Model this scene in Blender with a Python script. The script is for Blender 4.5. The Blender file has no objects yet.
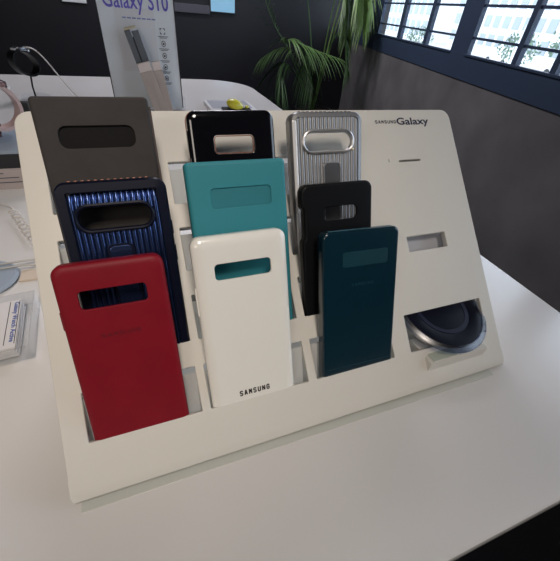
import bpy, bmesh, math, random
from mathutils import Vector, Matrix, Euler
random.seed(4)
R = math.radians
S = bpy.context.scene
COL = S.collection

# ------------------------------------------------------------------ camera
cam_d = bpy.data.cameras.new('camera')
cam_d.sensor_fit = 'HORIZONTAL'; cam_d.sensor_width = 36.0
cam_d.lens = 341.25 / 560 * 36.0
cam_d.clip_start = 0.01; cam_d.clip_end = 200
cam = bpy.data.objects.new('camera', cam_d); COL.objects.link(cam)
cam.matrix_world = Matrix.Translation((0.08712, -0.12555, 0.28827)) @ Matrix((
    (0.93520377, 0.16074253, -0.31552455),
    (-0.34527986, 0.61167751, -0.71178118),
    (0.07858576, 0.77460472, 0.62754427))).to_4x4()
S.camera = cam

# ------------------------------------------------------------------ world, lights, exposure
EA, EB, EC, ED, EW = 102, 13, 8, 36, 3.2
W = bpy.data.worlds.new('daylight'); S.world = W; W.use_nodes = True
bg = W.node_tree.nodes['Background']
bg.inputs[0].default_value = (0.80, 0.89, 1.0, 1); bg.inputs[1].default_value = EW

def area(name, loc, target, sx, sy, power, col):
    l = bpy.data.lights.new(name, 'AREA'); l.shape = 'RECTANGLE'; l.size = sx; l.size_y = sy
    l.energy = power; l.color = col
    o = bpy.data.objects.new(name, l); COL.objects.link(o); o.location = loc
    o.rotation_euler = (Vector(target) - Vector(loc)).to_track_quat('-Z', 'Y').to_euler()
    return o
def spot(loc, tgt, e, c, ang, soft):
    sp = bpy.data.lights.new('ceiling_spot_lamp', 'SPOT'); sp.energy = e; sp.color = c; sp.spot_size = R(ang); sp.spot_blend = 1.0; sp.shadow_soft_size = soft
    so = bpy.data.objects.new('ceiling_spot_lamp', sp); COL.objects.link(so); so.location = loc
    so.rotation_euler = (Vector(tgt) - so.location).to_track_quat('-Z', 'Y').to_euler()
spot((0.02, -0.95, 1.85), (0.05, 0.18, 0.08), EA, (1.0, 0.885, 0.775), 29, 0.30)
area('ceiling_or_fill_lamp', (-1.7, -2.1, 1.55), (0.1, 0.1, 0.1), 1.2, 0.7, EB, (1.0, 0.90, 0.80))  # added frontal fill, softens shade on the cases; no lamp known there
area('ceiling_or_fill_lamp', (0.45, 2.0, 1.95), (0.45, 1.9, 0), 0.7, 0.25, EC, (0.97, 0.94, 1.0))
area('ceiling_or_fill_lamp', (0.6, 2.8, 1.9), (0.6, 2.9, 0), 1.0, 0.4, ED, (0.97, 0.93, 1.0))
S.view_settings.view_transform = 'Standard'; S.view_settings.look = 'None'
S.view_settings.exposure = 0.09; S.view_settings.gamma = 1.0; S.view_settings.use_curve_mapping = False

# ------------------------------------------------------------------ materials
def mat(name, col, rough=0.5, metal=0.0, coat=0.0, trans=0.0, ior=1.5, spec=0.5, emit=None, es=0.0,
        noise=0.0, nscale=20.0, bump=0.0, bscale=300.0, alpha=1.0, sheen=0.0, stretch=None):
    m = bpy.data.materials.new(name); m.use_nodes = True
    nt = m.node_tree; b = nt.nodes['Principled BSDF']; I = b.inputs
    I['Base Color'].default_value = (*col, 1); I['Roughness'].default_value = rough
    I['Metallic'].default_value = metal; I['Coat Weight'].default_value = coat; I['Coat Roughness'].default_value = 0.06
    I['Transmission Weight'].default_value = trans; I['IOR'].default_value = ior
    I['Specular IOR Level'].default_value = spec; I['Sheen Weight'].default_value = sheen
    if emit: I['Emission Color'].default_value = (*emit, 1); I['Emission Strength'].default_value = es
    tc = nt.nodes.new('ShaderNodeTexCoord')
    vec = tc.outputs['Object']
    if stretch:
        mp = nt.nodes.new('ShaderNodeMapping'); mp.inputs['Scale'].default_value = stretch
        nt.links.new(vec, mp.inputs[0]); vec = mp.outputs[0]
    if noise:
        n = nt.nodes.new('ShaderNodeTexNoise'); n.inputs['Scale'].default_value = nscale; n.inputs['Detail'].default_value = 6
        nt.links.new(vec, n.inputs['Vector'])
        r = nt.nodes.new('ShaderNodeValToRGB')
        r.color_ramp.elements[0].position = 0.3; r.color_ramp.elements[1].position = 0.7
        r.color_ramp.elements[0].color = (*[c * (1 - noise) for c in col], 1)
        r.color_ramp.elements[1].color = (*[min(1, c * (1 + noise)) for c in col], 1)
        nt.links.new(n.outputs['Fac'], r.inputs[0]); nt.links.new(r.outputs[0], I['Base Color'])
    if bump:
        n2 = nt.nodes.new('ShaderNodeTexNoise'); n2.inputs['Scale'].default_value = bscale; n2.inputs['Detail'].default_value = 4
        nt.links.new(vec, n2.inputs['Vector'])
        bp = nt.nodes.new('ShaderNodeBump'); bp.inputs['Strength'].default_value = bump; bp.inputs['Distance'].default_value = 0.0005
        nt.links.new(n2.outputs['Fac'], bp.inputs['Height']); nt.links.new(bp.outputs[0], I['Normal'])
    return m

M = dict(
    stand=mat('stand_white', (0.70, 0.68, 0.63), 0.42, noise=0.012, nscale=6),
    pocket=mat('pocket_white', (0.70, 0.70, 0.67), 0.35),
    shadowband=mat('shadow_band_plate', (0.57, 0.58, 0.53), 0.3),
    table=mat('table_white', (0.74, 0.72, 0.70), 0.20, spec=0.75, noise=0.02, nscale=3),
    tablebase=mat('table_base', (0.05, 0.05, 0.055), 0.5),
    greyleather=mat('grey_leather', (0.052, 0.047, 0.046), 0.6, spec=0.12, bump=0.35, bscale=900, noise=0.08, nscale=60),
    blackinset=mat('black_inset', (0.010, 0.009, 0.0095), 0.6, spec=0.1),
    lining=mat('case_lining', (0.10, 0.075, 0.068), 0.8),
    redleather=mat('red_leather', (0.215, 0.0050, 0.0145), 0.5, spec=0.25, bump=0.22, bscale=1100, noise=0.06, nscale=50),
    redemboss=mat('red_emboss', (0.12, 0.003, 0.010), 0.5),
    redinner=mat('red_case_lining', (0.12, 0.004, 0.012), 0.8),
    navy=mat('navy_metallic', (0.05, 0.085, 0.22), 0.27, metal=0.9, coat=0.2),
    navydark=mat('navy_rubber', (0.004, 0.006, 0.018), 0.38, spec=0.25),
    teal=mat('teal_silicone', (0.024, 0.235, 0.285), 0.62, bump=0.05, bscale=1500),
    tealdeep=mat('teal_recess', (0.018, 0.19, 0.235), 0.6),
    tealin=mat('teal_lining', (0.05, 0.04, 0.04), 0.8),
    whitegloss=mat('white_gloss', (0.88, 0.87, 0.82), 0.16, coat=0.6),
    whitein=mat('white_lining', (0.55, 0.55, 0.52), 0.6),
    blackgloss=mat('black_gloss', (0.004, 0.004, 0.006), 0.10, coat=0.6),
    blackgrey=mat('black_matt', (0.006, 0.0065, 0.008), 0.42, spec=0.15),
    copper=mat('copper_edge', (0.30, 0.13, 0.09), 0.4, metal=0.3),
    silver=mat('silver_metallic', (0.30, 0.305, 0.315), 0.36, metal=0.7),
    silverdark=mat('silver_dark', (0.16, 0.16, 0.165), 0.35, metal=0.7),
    glintlug=mat('glint_and_lug_metal', (0.85, 0.85, 0.86), 0.3, metal=0.2),
    chrome=mat('bright_metal', (0.55, 0.55, 0.56), 0.32, metal=0.8),
    tealgloss=mat('dark_teal_gloss', (0.002, 0.021, 0.036), 0.22, coat=0.5),
    tealwin=mat('dark_teal_window', (0.006, 0.042, 0.060), 0.35),
    tealedge=mat('teal_bright_edge', (0.10, 0.22, 0.28), 0.2, metal=0.4),
    logo=mat('logo_navy', (0.012, 0.016, 0.05), 0.5),
    ink=mat('black_ink', (0.02, 0.02, 0.022), 0.5),
    faint=mat('faint_grey_ink', (0.06, 0.065, 0.085), 0.4),
    charger=mat('charger_black', (0.004, 0.005, 0.013), 0.36, spec=0.22),
    ring=mat('charger_ring', (0.016, 0.020, 0.042), 0.4, spec=0.3),
    clear=mat('clear_plastic', (0.95, 0.97, 1.0), 0.03, trans=1.0, ior=1.45),
    greenacryl=mat('pale_green_acrylic', (0.50, 0.55, 0.48), 0.25),
    concrete=mat('grey_concrete', (0.17, 0.165, 0.17), 0.8, noise=0.22, nscale=3.2),
    hazeframe=mat('window_frame_navy', (0.045, 0.070, 0.125), 0.5),  # dark frame colour lifted and blued to paint in the window haze
    darkwall=mat('dark_wall', (0.0075, 0.0075, 0.011), 0.5, noise=0.1, nscale=2),
    floor=mat('black_tile', (0.006, 0.006, 0.007), 0.35),
    ceil=mat('ceiling_dark', (0.05, 0.05, 0.052), 0.8),
    board=mat('board_grey_blue', (0.84, 0.87, 0.90), 0.14, coat=0.3),
    boardreflect=mat('board_painted_reflection', (0.80, 0.80, 0.82), 0.2, coat=0.3),
    purple=mat('purple_ink', (0.17, 0.14, 0.62), 0.4),
    purplepale=mat('pale_purple_ink', (0.26, 0.28, 0.55), 0.4),
    tan=mat('tan_paper', (0.56, 0.46, 0.40), 0.7, noise=0.12, nscale=40, stretch=(6, 1, 0.4)),
    tanpale=mat('tan_pale', (0.85, 0.72, 0.66), 0.6),
    steel=mat('dark_steel', (0.22, 0.235, 0.26), 0.2, metal=0.6),
    gold=mat('pale_gold', (0.75, 0.66, 0.45), 0.3, metal=0.4),
    yellow=mat('yellow_plastic', (0.80, 0.72, 0.05), 0.3, coat=0.3),
    whiteplastic=mat('white_plastic', (0.74, 0.74, 0.76), 0.35),
    greytray=mat('tray_grey', (0.45, 0.46, 0.50), 0.3),
    rose=mat('rose_strap', (0.50, 0.37, 0.36), 0.5),
    rosemetal=mat('rose_metal', (0.20, 0.12, 0.12), 0.25, metal=0.8),
    bluebase=mat('pale_blue_plastic', (0.34, 0.40, 0.48), 0.35),
    cream=mat('cream_label', (0.66, 0.56, 0.46), 0.5),
    pinkish=mat('box_print', (0.50, 0.42, 0.40), 0.5),
    cable=mat('cable_white', (0.66, 0.62, 0.58), 0.4),
    cableg=mat('cable_grey', (0.42, 0.41, 0.38), 0.4),
    paper=mat('card_white', (0.72, 0.70, 0.70), 0.6),
    blueink=mat('blue_ink', (0.05, 0.10, 0.36), 0.5),
    bluesheet=mat('light_blue_sheet', (0.20, 0.40, 0.55), 0.4, emit=(0.25, 0.50, 0.68), es=0.35),
    rail=mat('rail_grey', (0.07, 0.07, 0.085), 0.5),
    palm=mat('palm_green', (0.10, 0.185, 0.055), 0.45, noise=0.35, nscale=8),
    palm3=mat('palm_lit_green', (0.20, 0.32, 0.10), 0.45, noise=0.3, nscale=8),  # same leaves in a lighter green that paints them as lit
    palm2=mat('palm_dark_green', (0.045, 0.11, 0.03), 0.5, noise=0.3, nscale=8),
    stem=mat('palm_stem', (0.06, 0.07, 0.03), 0.7),
    pot=mat('pot_black', (0.02, 0.02, 0.022), 0.5),
    soil=mat('soil', (0.02, 0.014, 0.01), 0.9),
    glass=None,
    bwhite=mat('building_white', (0.80, 0.80, 0.80), 0.8, noise=0.05, nscale=1.5),
    bgrey=mat('building_glass', (0.38, 0.42, 0.46), 0.4),
    bpale=mat('building_cream', (0.60, 0.56, 0.52), 0.8),
    street=mat('street_pale', (0.55, 0.55, 0.54), 0.8, noise=0.1, nscale=0.3),
    tree=mat('tree_foliage', (0.17, 0.24, 0.17), 0.8, noise=0.4, nscale=2),
    bark=mat('tree_bark', (0.12, 0.09, 0.07), 0.9),
    lampwhite=mat('lamp_post_white', (0.85, 0.85, 0.85), 0.5),
)
def glass_mat():
    m = bpy.data.materials.new('window_glass'); m.use_nodes = True; nt = m.node_tree
    out = nt.nodes['Material Output']; nt.nodes.remove(nt.nodes['Principled BSDF'])
    tr = nt.nodes.new('ShaderNodeBsdfTransparent'); tr.inputs[0].default_value = (0.94, 0.97, 1, 1)
    gl = nt.nodes.new('ShaderNodeBsdfGlossy'); gl.inputs['Roughness'].default_value = 0.02
    mx = nt.nodes.new('ShaderNodeMixShader'); mx.inputs[0].default_value = 0.06
    nt.links.new(tr.outputs[0], mx.inputs[1]); nt.links.new(gl.outputs[0], mx.inputs[2]); nt.links.new(mx.outputs[0], out.inputs[0])
    return m
M['glass'] = glass_mat()
def frosted(name, col, f):
    m = bpy.data.materials.new(name); m.use_nodes = True; nt = m.node_tree
    out = nt.nodes['Material Output']; b = nt.nodes['Principled BSDF']; b.inputs['Base Color'].default_value = (*col, 1); b.inputs['Roughness'].default_value = 0.3
    tl = nt.nodes.new('ShaderNodeBsdfTranslucent'); tl.inputs[0].default_value = (*col, 1)
    mx = nt.nodes.new('ShaderNodeMixShader'); mx.inputs[0].default_value = f
    nt.links.new(b.outputs[0], mx.inputs[1]); nt.links.new(tl.outputs[0], mx.inputs[2]); nt.links.new(mx.outputs[0], out.inputs[0])
    return m
M['pocket'] = frosted('frosted_acrylic', (0.86, 0.87, 0.86), 0.5)
def thin_clear(name, tint, f, rough=0.04):
    m = bpy.data.materials.new(name); m.use_nodes = True; nt = m.node_tree
    out = nt.nodes['Material Output']; nt.nodes.remove(nt.nodes['Principled BSDF'])
    tr = nt.nodes.new('ShaderNodeBsdfTransparent'); tr.inputs[0].default_value = (*tint, 1)
    gl = nt.nodes.new('ShaderNodeBsdfGlossy'); gl.inputs['Roughness'].default_value = rough
    mx = nt.nodes.new('ShaderNodeMixShader'); mx.inputs[0].default_value = f
    nt.links.new(tr.outputs[0], mx.inputs[1]); nt.links.new(gl.outputs[0], mx.inputs[2]); nt.links.new(mx.outputs[0], out.inputs[0])
    return m
M['rimclear'] = thin_clear('clear_rim', (0.62, 0.68, 0.80), 0.12, 0.28)
M['acryl'] = thin_clear('clear_acrylic', (0.97, 0.98, 0.99), 0.09)

# ------------------------------------------------------------------ helpers
def link(name, bm, m, parent=None, smooth=True, ang=35):
    me = bpy.data.meshes.new(name); bmesh.ops.recalc_face_normals(bm, faces=bm.faces[:]); bm.to_mesh(me); bm.free()
    if m: me.materials.append(M[m] if isinstance(m, str) else m)
    if smooth:
        me.shade_smooth(); me.set_sharp_from_angle(angle=R(ang))
    o = bpy.data.objects.new(name, me); COL.objects.link(o)
    if smooth and len(me.polygons) > 12:
        wn = o.modifiers.new('weighted_normals', 'WEIGHTED_NORMAL'); wn.keep_sharp = True; wn.weight = 80
    if parent: o.parent = parent
    return o
def thing(name, label, cat, loc=(0, 0, 0), rot=(0, 0, 0), group=None):
    o = bpy.data.objects.new(name, None); COL.objects.link(o); o.location = loc; o.rotation_euler = rot
    o.empty_display_size = 0.02
    tag(o, label, cat, group); return o
def tag(o, label, cat, group=None):
    o['label'] = label; o['category'] = cat
    if group: o['group'] = group
    return o
def struct(name, bm, m, **k):
    o = link(name, bm, m, **k); o['kind'] = 'structure'; return o
def box(bm, lo, hi, mtx=None, bev=0.0):
    g = bmesh.ops.create_cube(bm, size=1.0)
    vs = g['verts']
    for v in vs:
        v.co = Vector([(lo[i] + hi[i]) / 2 + v.co[i] * (hi[i] - lo[i]) for i in range(3)])
    if bev:
        es = list({e for v in vs for e in v.link_edges})
        r = bmesh.ops.bevel(bm, geom=es, offset=bev, segments=2, affect='EDGES', profile=0.5)
        vs = list({v for f in r['faces'] for v in f.verts} | {v for v in vs if v.is_valid})
    if mtx:
        for v in vs: v.co = mtx @ v.co
    return vs
def bxo(name, lo, hi, m, parent=None, bev=0.0, mtx=None):
    bm = bmesh.new(); box(bm, lo, hi, mtx, bev); return link(name, bm, m, parent)
def rrect(x0, y0, x1, y1, r, n=6):
    if not isinstance(r, (tuple, list)): r = (r,) * 4           # order: BR, TR, TL, BL
    pts = []
    for (cx, cy, a0, q) in ((x1 - r[0], y0 + r[0], -90, r[0]), (x1 - r[1], y1 - r[1], 0, r[1]),
                            (x0 + r[2], y1 - r[2], 90, r[2]), (x0 + r[3], y0 + r[3], 180, r[3])):
        for k in range(n + 1):
            a = R(a0 + 90 * k / n); pts.append((cx + q * math.cos(a), cy + q * math.sin(a)))
    return pts
def loop(bm, pts, z):
    return [bm.verts.new((p[0], p[1], z)) for p in pts]
def bridge(bm, a, b):
    n = len(a)
    for i in range(n):
        j = (i + 1) % n; bm.faces.new((a[i], a[j], b[j], b[i]))
def cyc_edges(bm, vs):
    out = []
    for i in range(len(vs)):
        a, b = vs[i], vs[(i + 1) % len(vs)]
        out.append(bm.edges.get((a, b)) or bm.edges.new((a, b)))
    return out
def fill(bm, loops):
    es = [e for l in loops for e in cyc_edges(bm, l)]
    bmesh.ops.triangle_fill(bm, use_beauty=True, use_dissolve=False, edges=es, normal=(0, 0, 1))
def inset_rr(rect, d, n=6):
    x0, y0, x1, y1, r = rect
    rr = tuple(max(q - d, 0.0002) for q in (r if isinstance(r, (tuple, list)) else (r,) * 4))
    return rrect(x0 + d, y0 + d, x1 - d, y1 - d, rr, n)
def plate(bm, rect, holes, z0, t, er=0.0008, n=6):
    """flat board with rounded rims and rounded rectangular holes, top face at z0"""
    top = loop(bm, inset_rr(rect, er, n), z0); m1 = loop(bm, inset_rr(rect, er * 0.3, n), z0 - er * 0.3)
    m2 = loop(bm, inset_rr(rect, 0, n), z0 - er); m3 = loop(bm, inset_rr(rect, 0, n), z0 - t + er)
    bot = loop(bm, inset_rr(rect, er, n), z0 - t)
    for a, b in ((top, m1), (m1, m2), (m2, m3), (m3, bot)): bridge(bm, a, b)
    tl, bl = [top], [bot]
    for h in holes:
        a = loop(bm, inset_rr(h, -er * 0.6, n), z0); b = loop(bm, inset_rr(h, 0, n), z0 - er * 0.6); c = loop(bm, inset_rr(h, 0, n), z0 - t)
        bridge(bm, a, b); bridge(bm, b, c); tl.append(a); bl.append(c)
    fill(bm, tl); fill(bm, bl)
def with_notch(pts, notch, x0):
    if not notch: return pts
    ya, yb, dep = notch; n = len(pts); k = 3 * (n // 4)           # between the top left and bottom left corners
    q = [(x0 + dep * f, yb + (ya - yb) * g) for f, g in ((0, 0), (.35, .04), (.85, .10), (1, .18), (1, .5), (1, .82), (.85, .90), (.35, .96), (0, 1))]
    return pts[:k] + q + pts[k:]
def tub(bm, rect, holes, t, wall=0.0018, rnd=0.003, n=8, notch=None, soft=None):
    """phone case: soft-edged back facing +z at z=0, walls running back to z=-t, open behind"""
    prof = []
    for k in range(5):
        a = R(90 * k / 4); prof.append(((soft or rnd) * (1 - math.sin(a)), -rnd * (1 - math.cos(a))))
    prof += [(0, -t + 0.0005), (wall * 0.4, -t), (wall, -t), (wall, -rnd), (rnd, -wall)]
    rings = [loop(bm, with_notch(inset_rr(rect, d, n), notch, rect[0] + d), z) for d, z in prof]
    for a, b in zip(rings, rings[1:]): bridge(bm, a, b)
    tl, bl = [rings[0]], [rings[-1]]
    for h in holes:
        e = 0.0007
        a = loop(bm, inset_rr(h, -e, n), 0); b = loop(bm, inset_rr(h, -e * 0.3, n), -e * 0.3); c = loop(bm, inset_rr(h, 0, n), -e)
        d = loop(bm, inset_rr(h, 0, n), -wall)
        bridge(bm, a, b); bridge(bm, b, c); bridge(bm, c, d); tl.append(a); bl.append(d)
    fill(bm, tl); fill(bm, bl)
def tube(bm, pts, r, n=8, closed=False, taper=None):
    pts = [Vector(p) for p in pts]; N = len(pts); rings = []
    up = None
    for i in range(N):
        if closed: d = pts[(i + 1) % N] - pts[i - 1]
        else: d = pts[min(i + 1, N - 1)] - pts[max(i - 1, 0)]
        d.normalize()
        if up is None:
            up = d.orthogonal().normalized()
        up = (up - d * up.dot(d)); up = up.normalized() if up.length > 1e-6 else d.orthogonal().normalized()
        s = d.cross(up); q = r * (taper(i / (N - 1)) if taper else 1)
        rings.append([bm.verts.new(pts[i] + (up * math.cos(2 * math.pi * k / n) + s * math.sin(2 * math.pi * k / n)) * q) for k in range(n)])
    for i in range(N - (0 if closed else 1)): bridge(bm, rings[i], rings[(i + 1) % N])
    if not closed:
        bm.faces.new(rings[0]); bm.faces.new(rings[-1])
def lathe(bm, prof, n=32, mtx=None):
    rings = []
    for r, z in prof:
        rings.append([bm.verts.new((max(r, 1e-5) * math.cos(2 * math.pi * k / n), max(r, 1e-5) * math.sin(2 * math.pi * k / n), z)) for k in range(n)])
    for a, b in zip(rings, rings[1:]): bridge(bm, a, b)
    bm.faces.new(rings[0]); bm.faces.new(rings[-1])
    if mtx:
        for rg in rings:
            for v in rg: v.co = mtx @ v.co
def ellipsoid(bm, c, r, n=16, mtx=None):
    g = bmesh.ops.create_uvsphere(bm, u_segments=n * 2, v_segments=n, radius=1)
    for v in g['verts']:
        v.co = Vector((v.co.x * r[0], v.co.y * r[1], v.co.z * r[2]))
        if mtx: v.co = mtx @ v.co
        v.co += Vector(c)
def text(name, s, width, height, m, parent, loc, rot=(0, 0, 0), bold=0.0, ext=0.00015):
    """lettering as mesh, left-bottom at loc, scaled to width x cap height"""
    c = bpy.data.curves.new(name, 'FONT'); c.body = s; c.size = 1; c.extrude = 0.5; c.offset = bold; c.resolution_u = 3; c.space_character = 1.12 if s.isupper() else 1.0
    o = bpy.data.objects.new(name, c); COL.objects.link(o)
    dg = bpy.context.evaluated_depsgraph_get()
    me = bpy.data.meshes.new_from_object(o.evaluated_get(dg)); bpy.data.objects.remove(o)
    me.name = name
    xs = [v.co.x for v in me.vertices]; capy = 0.69
    x0, x1 = min(xs), max(xs)
    for v in me.vertices:
        v.co = Vector(((v.co.x - x0) / (x1 - x0) * width, v.co.y / capy * height, v.co.z * 2 * ext))
    me.materials.clear(); me.materials.append(M[m])
    q = bpy.data.objects.new(name, me); COL.objects.link(q); q.parent = parent; q.location = loc; q.rotation_euler = rot
    return q
STROKES = {
    'S': [[(1, .84), (.82, 1), (.2, 1), (0, .84), (0, .66), (.14, .56), (.86, .44), (1, .34), (1, .16), (.8, 0), (.18, 0), (0, .16)]],
    'A': [[(0, 0), (.42, 1), (.58, 1), (1, 0)], [(.22, .3), (.78, .3)]],
    'M': [[(0, 0), (0.04, 1), (.5, .38), (.96, 1), (1, 0)]],
    'U': [[(0, 1), (0, .2), (.2, 0), (.8, 0), (1, .2), (1, 1)]],
    'N': [[(0, 0), (0, 1), (1, 0), (1, 1)]],
    'G': [[(1, .82), (.8, 1), (.2, 1), (0, .8), (0, .2), (.2, 0), (.8, 0), (1, .2), (1, .5), (.55, .5)]],
}
def caps(name, s, width, height, m, parent, loc, rot=(0, 0, 0), weight=0.10, ext=0.00015):
    n = len(s); adv = width / (n - 0.26); lw = adv * 0.74; q = height * weight
    bm = bmesh.new()
    for i, ch in enumerate(s):
        for line in STROKES[ch]:
            P = [Vector((i * adv + q + x * (lw - 2 * q), q + y * (height - 2 * q), 0)) for x, y in line]
            for a, b in zip(P, P[1:]):
                d = (b - a).normalized(); nn = Vector((-d.y, d.x, 0)) * q; e = d * q * 0.45
                v = [bm.verts.new(p) for p in (a - e - nn, b + e - nn, b + e + nn, a - e + nn)]
                u = [bm.verts.new(p.co + Vector((0, 0, ext))) for p in v]
                bridge(bm, v, u); bm.faces.new(u)
    o = link(name, bm, m, parent, smooth=False); o.location = loc; o.rotation_euler = rot; return o
def rotm(ax, deg): return Matrix.Rotation(R(deg), 4, ax)

# ------------------------------------------------------------------ room shell
YAW = 14.0
WO = Vector((1.6, 0.3, 0)); WD = Vector((math.sin(R(YAW)), math.cos(R(YAW)), 0)); WN = Vector((-math.cos(R(YAW)), math.sin(R(YAW)), 0))
WM = Matrix(((WD.x, -WN.x, 0, WO.x), (WD.y, -WN.y, 0, WO.y), (0, 0, 1, 0), (0, 0, 0, 1)))    # local x = along, y = outwards, z up
FZ, CZ = -0.90, 2.0
FARY = 4.12
T0, T1 = -4.3, 3.94
bm = bmesh.new(); box(bm, (-3.2, -4.2, FZ - 0.1), (3.2, FARY + 0.1, FZ)); struct('floor', bm, 'floor')
bm = bmesh.new(); box(bm, (-3.2, -4.2, CZ), (3.2, FARY + 0.1, CZ + 0.1)); struct('ceiling', bm, 'ceil')
bm = bmesh.new(); box(bm, (-3.2, FARY, FZ), (3.0, FARY + 0.1, CZ)); struct('wall_far', bm, 'darkwall')
bm = bmesh.new(); box(bm, (-3.2, -4.2, FZ), (-3.1, FARY, CZ)); struct('wall_left', bm, 'concrete')
bm = bmesh.new(); box(bm, (-3.1, -4.2, FZ), (0.6, -4.1, CZ)); struct('wall_near', bm, 'darkwall')
bm = bmesh.new(); box(bm, (T0, 0.0, FZ), (T1, 0.14, 0.02), WM); box(bm, (T0, 0.0, 0.02), (-1.28, 0.14, CZ), WM); struct('wall_right', bm, 'concrete')
# windows: dark painted frames over the concrete sill wall
panes_by_window = [
    [(3.28, 3.62), (3.67, 3.92)],
    [(1.668, 2.032), (2.083, 2.514), (2.583, 3.053)],
    [(0.30, 0.765), (0.80, 1.03), (1.065, 1.472)],
    [(-1.10, -0.70), (-0.66, -0.26), (-0.22, 0.12)],
]
ZB, ZT = 0.15, 1.45
edges = [T1] + [0.5 * (panes_by_window[i][0][0] + panes_by_window[i + 1][-1][1]) for i in range(3)] + [T0]
for i, ps in enumerate(panes_by_window):
    bm = bmesh.new()
    hi, lo = edges[i], edges[i + 1]
    box(bm, (lo, -0.006, 0.02), (hi, 0.030, ZB - 0.004), WM)                 # deep lower panel
    box(bm, (lo, -0.006, ZT), (hi, 0.030, CZ), WM)
    xs = [lo] + [v for p in ps for v in p] + [hi]
    for a, b in zip(xs[0::2], xs[1::2]): box(bm, (a, -0.004, ZB - 0.006), (b, 0.022, ZT), WM)
    wf = struct('window_%d' % (i + 1), bm, 'hazeframe')
    bm = bmesh.new(); box(bm, (ps[0][0] - 0.01, -0.012, ZB - 0.014), (ps[-1][1] + 0.01, 0.010, ZB - 0.002), WM, 0.002); link('sill', bm, 'hazeframe', wf)
    for (a, b) in ps:
        bm = bmesh.new()
        for z in (0.225, 0.37, 0.60, 0.85, 1.15): box(bm, (a, 0.004, z - 0.006), (b, 0.014, z + 0.006), WM)
        link('glazing_bar', bm, 'hazeframe', wf)
        bm = bmesh.new(); box(bm, (a, 0.016, ZB), (b, 0.019, ZT), WM); link('pane', bm, 'glass', wf)

# ------------------------------------------------------------------ outside, beyond the windows
OZ = -1.3
bm = bmesh.new(); box(bm, (-10, 0.2, OZ - 0.1), (140, 90, OZ), WM); struct('ground_outside', bm, 'street')
def building(name, label, t0, t1, y0, y1, ztop, wm, cols, rows, zrow0, dz, wh):
    b = thing(name, label, 'building', WM @ Vector(((t0 + t1) / 2, y0, OZ)), (0, 0, R(90 - YAW)))
    inv = b.matrix_basis.inverted()
    bm = bmesh.new(); box(bm, (t0, y0, OZ), (t1, y1, ztop), inv @ WM); link('wall', bm, wm, b)
    bm = bmesh.new(); box(bm, (t0 - .1, y0 - .1, ztop), (t1 + .1, y1, ztop + 0.15), inv @ WM); link('roof', bm, 'bpale', b)
    w = (t1 - t0) / cols
    for r in range(rows):
        for c in range(cols):
            bm = bmesh.new(); z = zrow0 + r * dz
            box(bm, (t0 + w * (c + .18), y0 - 0.03, z), (t0 + w * (c + .82), y0 + 0.02, z + wh), inv @ WM); link('window', bm, 'bgrey', b)
    return b
building('office_building', 'pale office block with tall grey glass bands seen through the middle window', 33.5, 47, 15, 21, 4.5, 'bwhite', 11, 3, -0.9, 1.45, 1.05)
building('apartment_building', 'long white building with grey windows seen through the right window', 17, 29.5, 15, 21, 4.0, 'bwhite', 13, 4, -0.75, 0.95, 0.60)
building('shop_building', 'low cream building seen outside through the window behind the palm', 52, 66, 14, 20, 3.2, 'bpale', 9, 2, -0.6, 1.6, 0.9)
def street_tree(label, t, y, zc, r):
    p = WM @ Vector((t, y, OZ)); b = thing('street_tree', label, 'tree', p, group='trees outside the windows')
    bm = bmesh.new(); tube(bm, [(0, 0, 0), (.03, .02, 0.3), (0.02, 0, zc - OZ - r * .3)], 0.14, taper=lambda q: 1 - .5 * q); link('trunk', bm, 'bark', b)
    bm = bmesh.new()
    for k in range(420):
        d = Vector((random.gauss(0, 1), random.gauss(0, 1), random.gauss(0, 1))).normalized() * r * random.uniform(0.55, 1.05)
        c = Vector((0, 0, zc - OZ)) + Vector((d.x, d.y, d.z * 0.75)); s = random.uniform(.10, .2) * r * .55
        m3 = Euler((random.uniform(0, 6), random.uniform(0, 6), random.uniform(0, 6))).to_matrix()
        q = [bm.verts.new(c + m3 @ Vector(v) * s) for v in ((-1, 0, 0), (0, -.6, .15), (1, 0, 0), (0, .6, .15))]
        bm.faces.new(q)
    link('foliage', bm, 'tree', b, smooth=False)
street_tree('pale street tree outside, at the right edge of the photo', 10.3, 9.0, 0.10, 0.95)
street_tree('pale street tree outside, seen low in the middle of the right window', 14.5, 10.0, -0.35, 0.75)
street_tree('pale street tree outside, seen low through the middle window', 27, 11.5, -0.75, 0.9)
def parked_car(t, y, label):
    b = thing('parked_car', label, 'car', WM @ Vector((t, y, OZ)), (0, 0, R(90 - YAW)), group='cars parked outside')
    bm = bmesh.new(); box(bm, (-1.0, -0.42, 0.16), (1.0, 0.42, 0.50), None, 0.08); box(bm, (-0.55, -0.36, 0.48), (0.50, 0.36, 0.82), None, 0.12); link('body', bm, 'lampwhite', b)
    bxo('window', (-0.45, -0.375, 0.56), (0.40, -0.355, 0.74), 'bgrey', b)
    for sx in (-0.62, 0.62):
        for sy in (-0.40, 0.40):
            bm = bmesh.new(); lathe(bm, [(0.17, -0.05), (0.18, -0.03), (0.18, 0.03), (0.17, 0.05)], 20, Matrix.Translation((sx, sy, 0.18)) @ rotm('X', 90)); link('wheel', bm, 'pot', b)
parked_car(18.0, 12.0, 'white car parked outside the right window, nearest the palm of the two')
parked_car(14.0, 12.2, 'white car parked outside the right window, nearest the photo edge of the two')
p = WM @ Vector((11.2, 7.5, OZ))
lp = thing('street_lamp', 'white street lamp with a curved arm outside the right window', 'street lamp', p, (0, 0, R(90 - YAW)))
bm = bmesh.new(); tube(bm, [(0.1, 0, 0), (0.08, 0, 0.9), (0.0, 0, 1.6), (-.10, 0, 1.95), (-.35, 0, 2.2), (-.8, 0, 2.33), (-1.5, 0, 2.36)], 0.045); link('pole', bm, 'lampwhite', lp)
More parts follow.
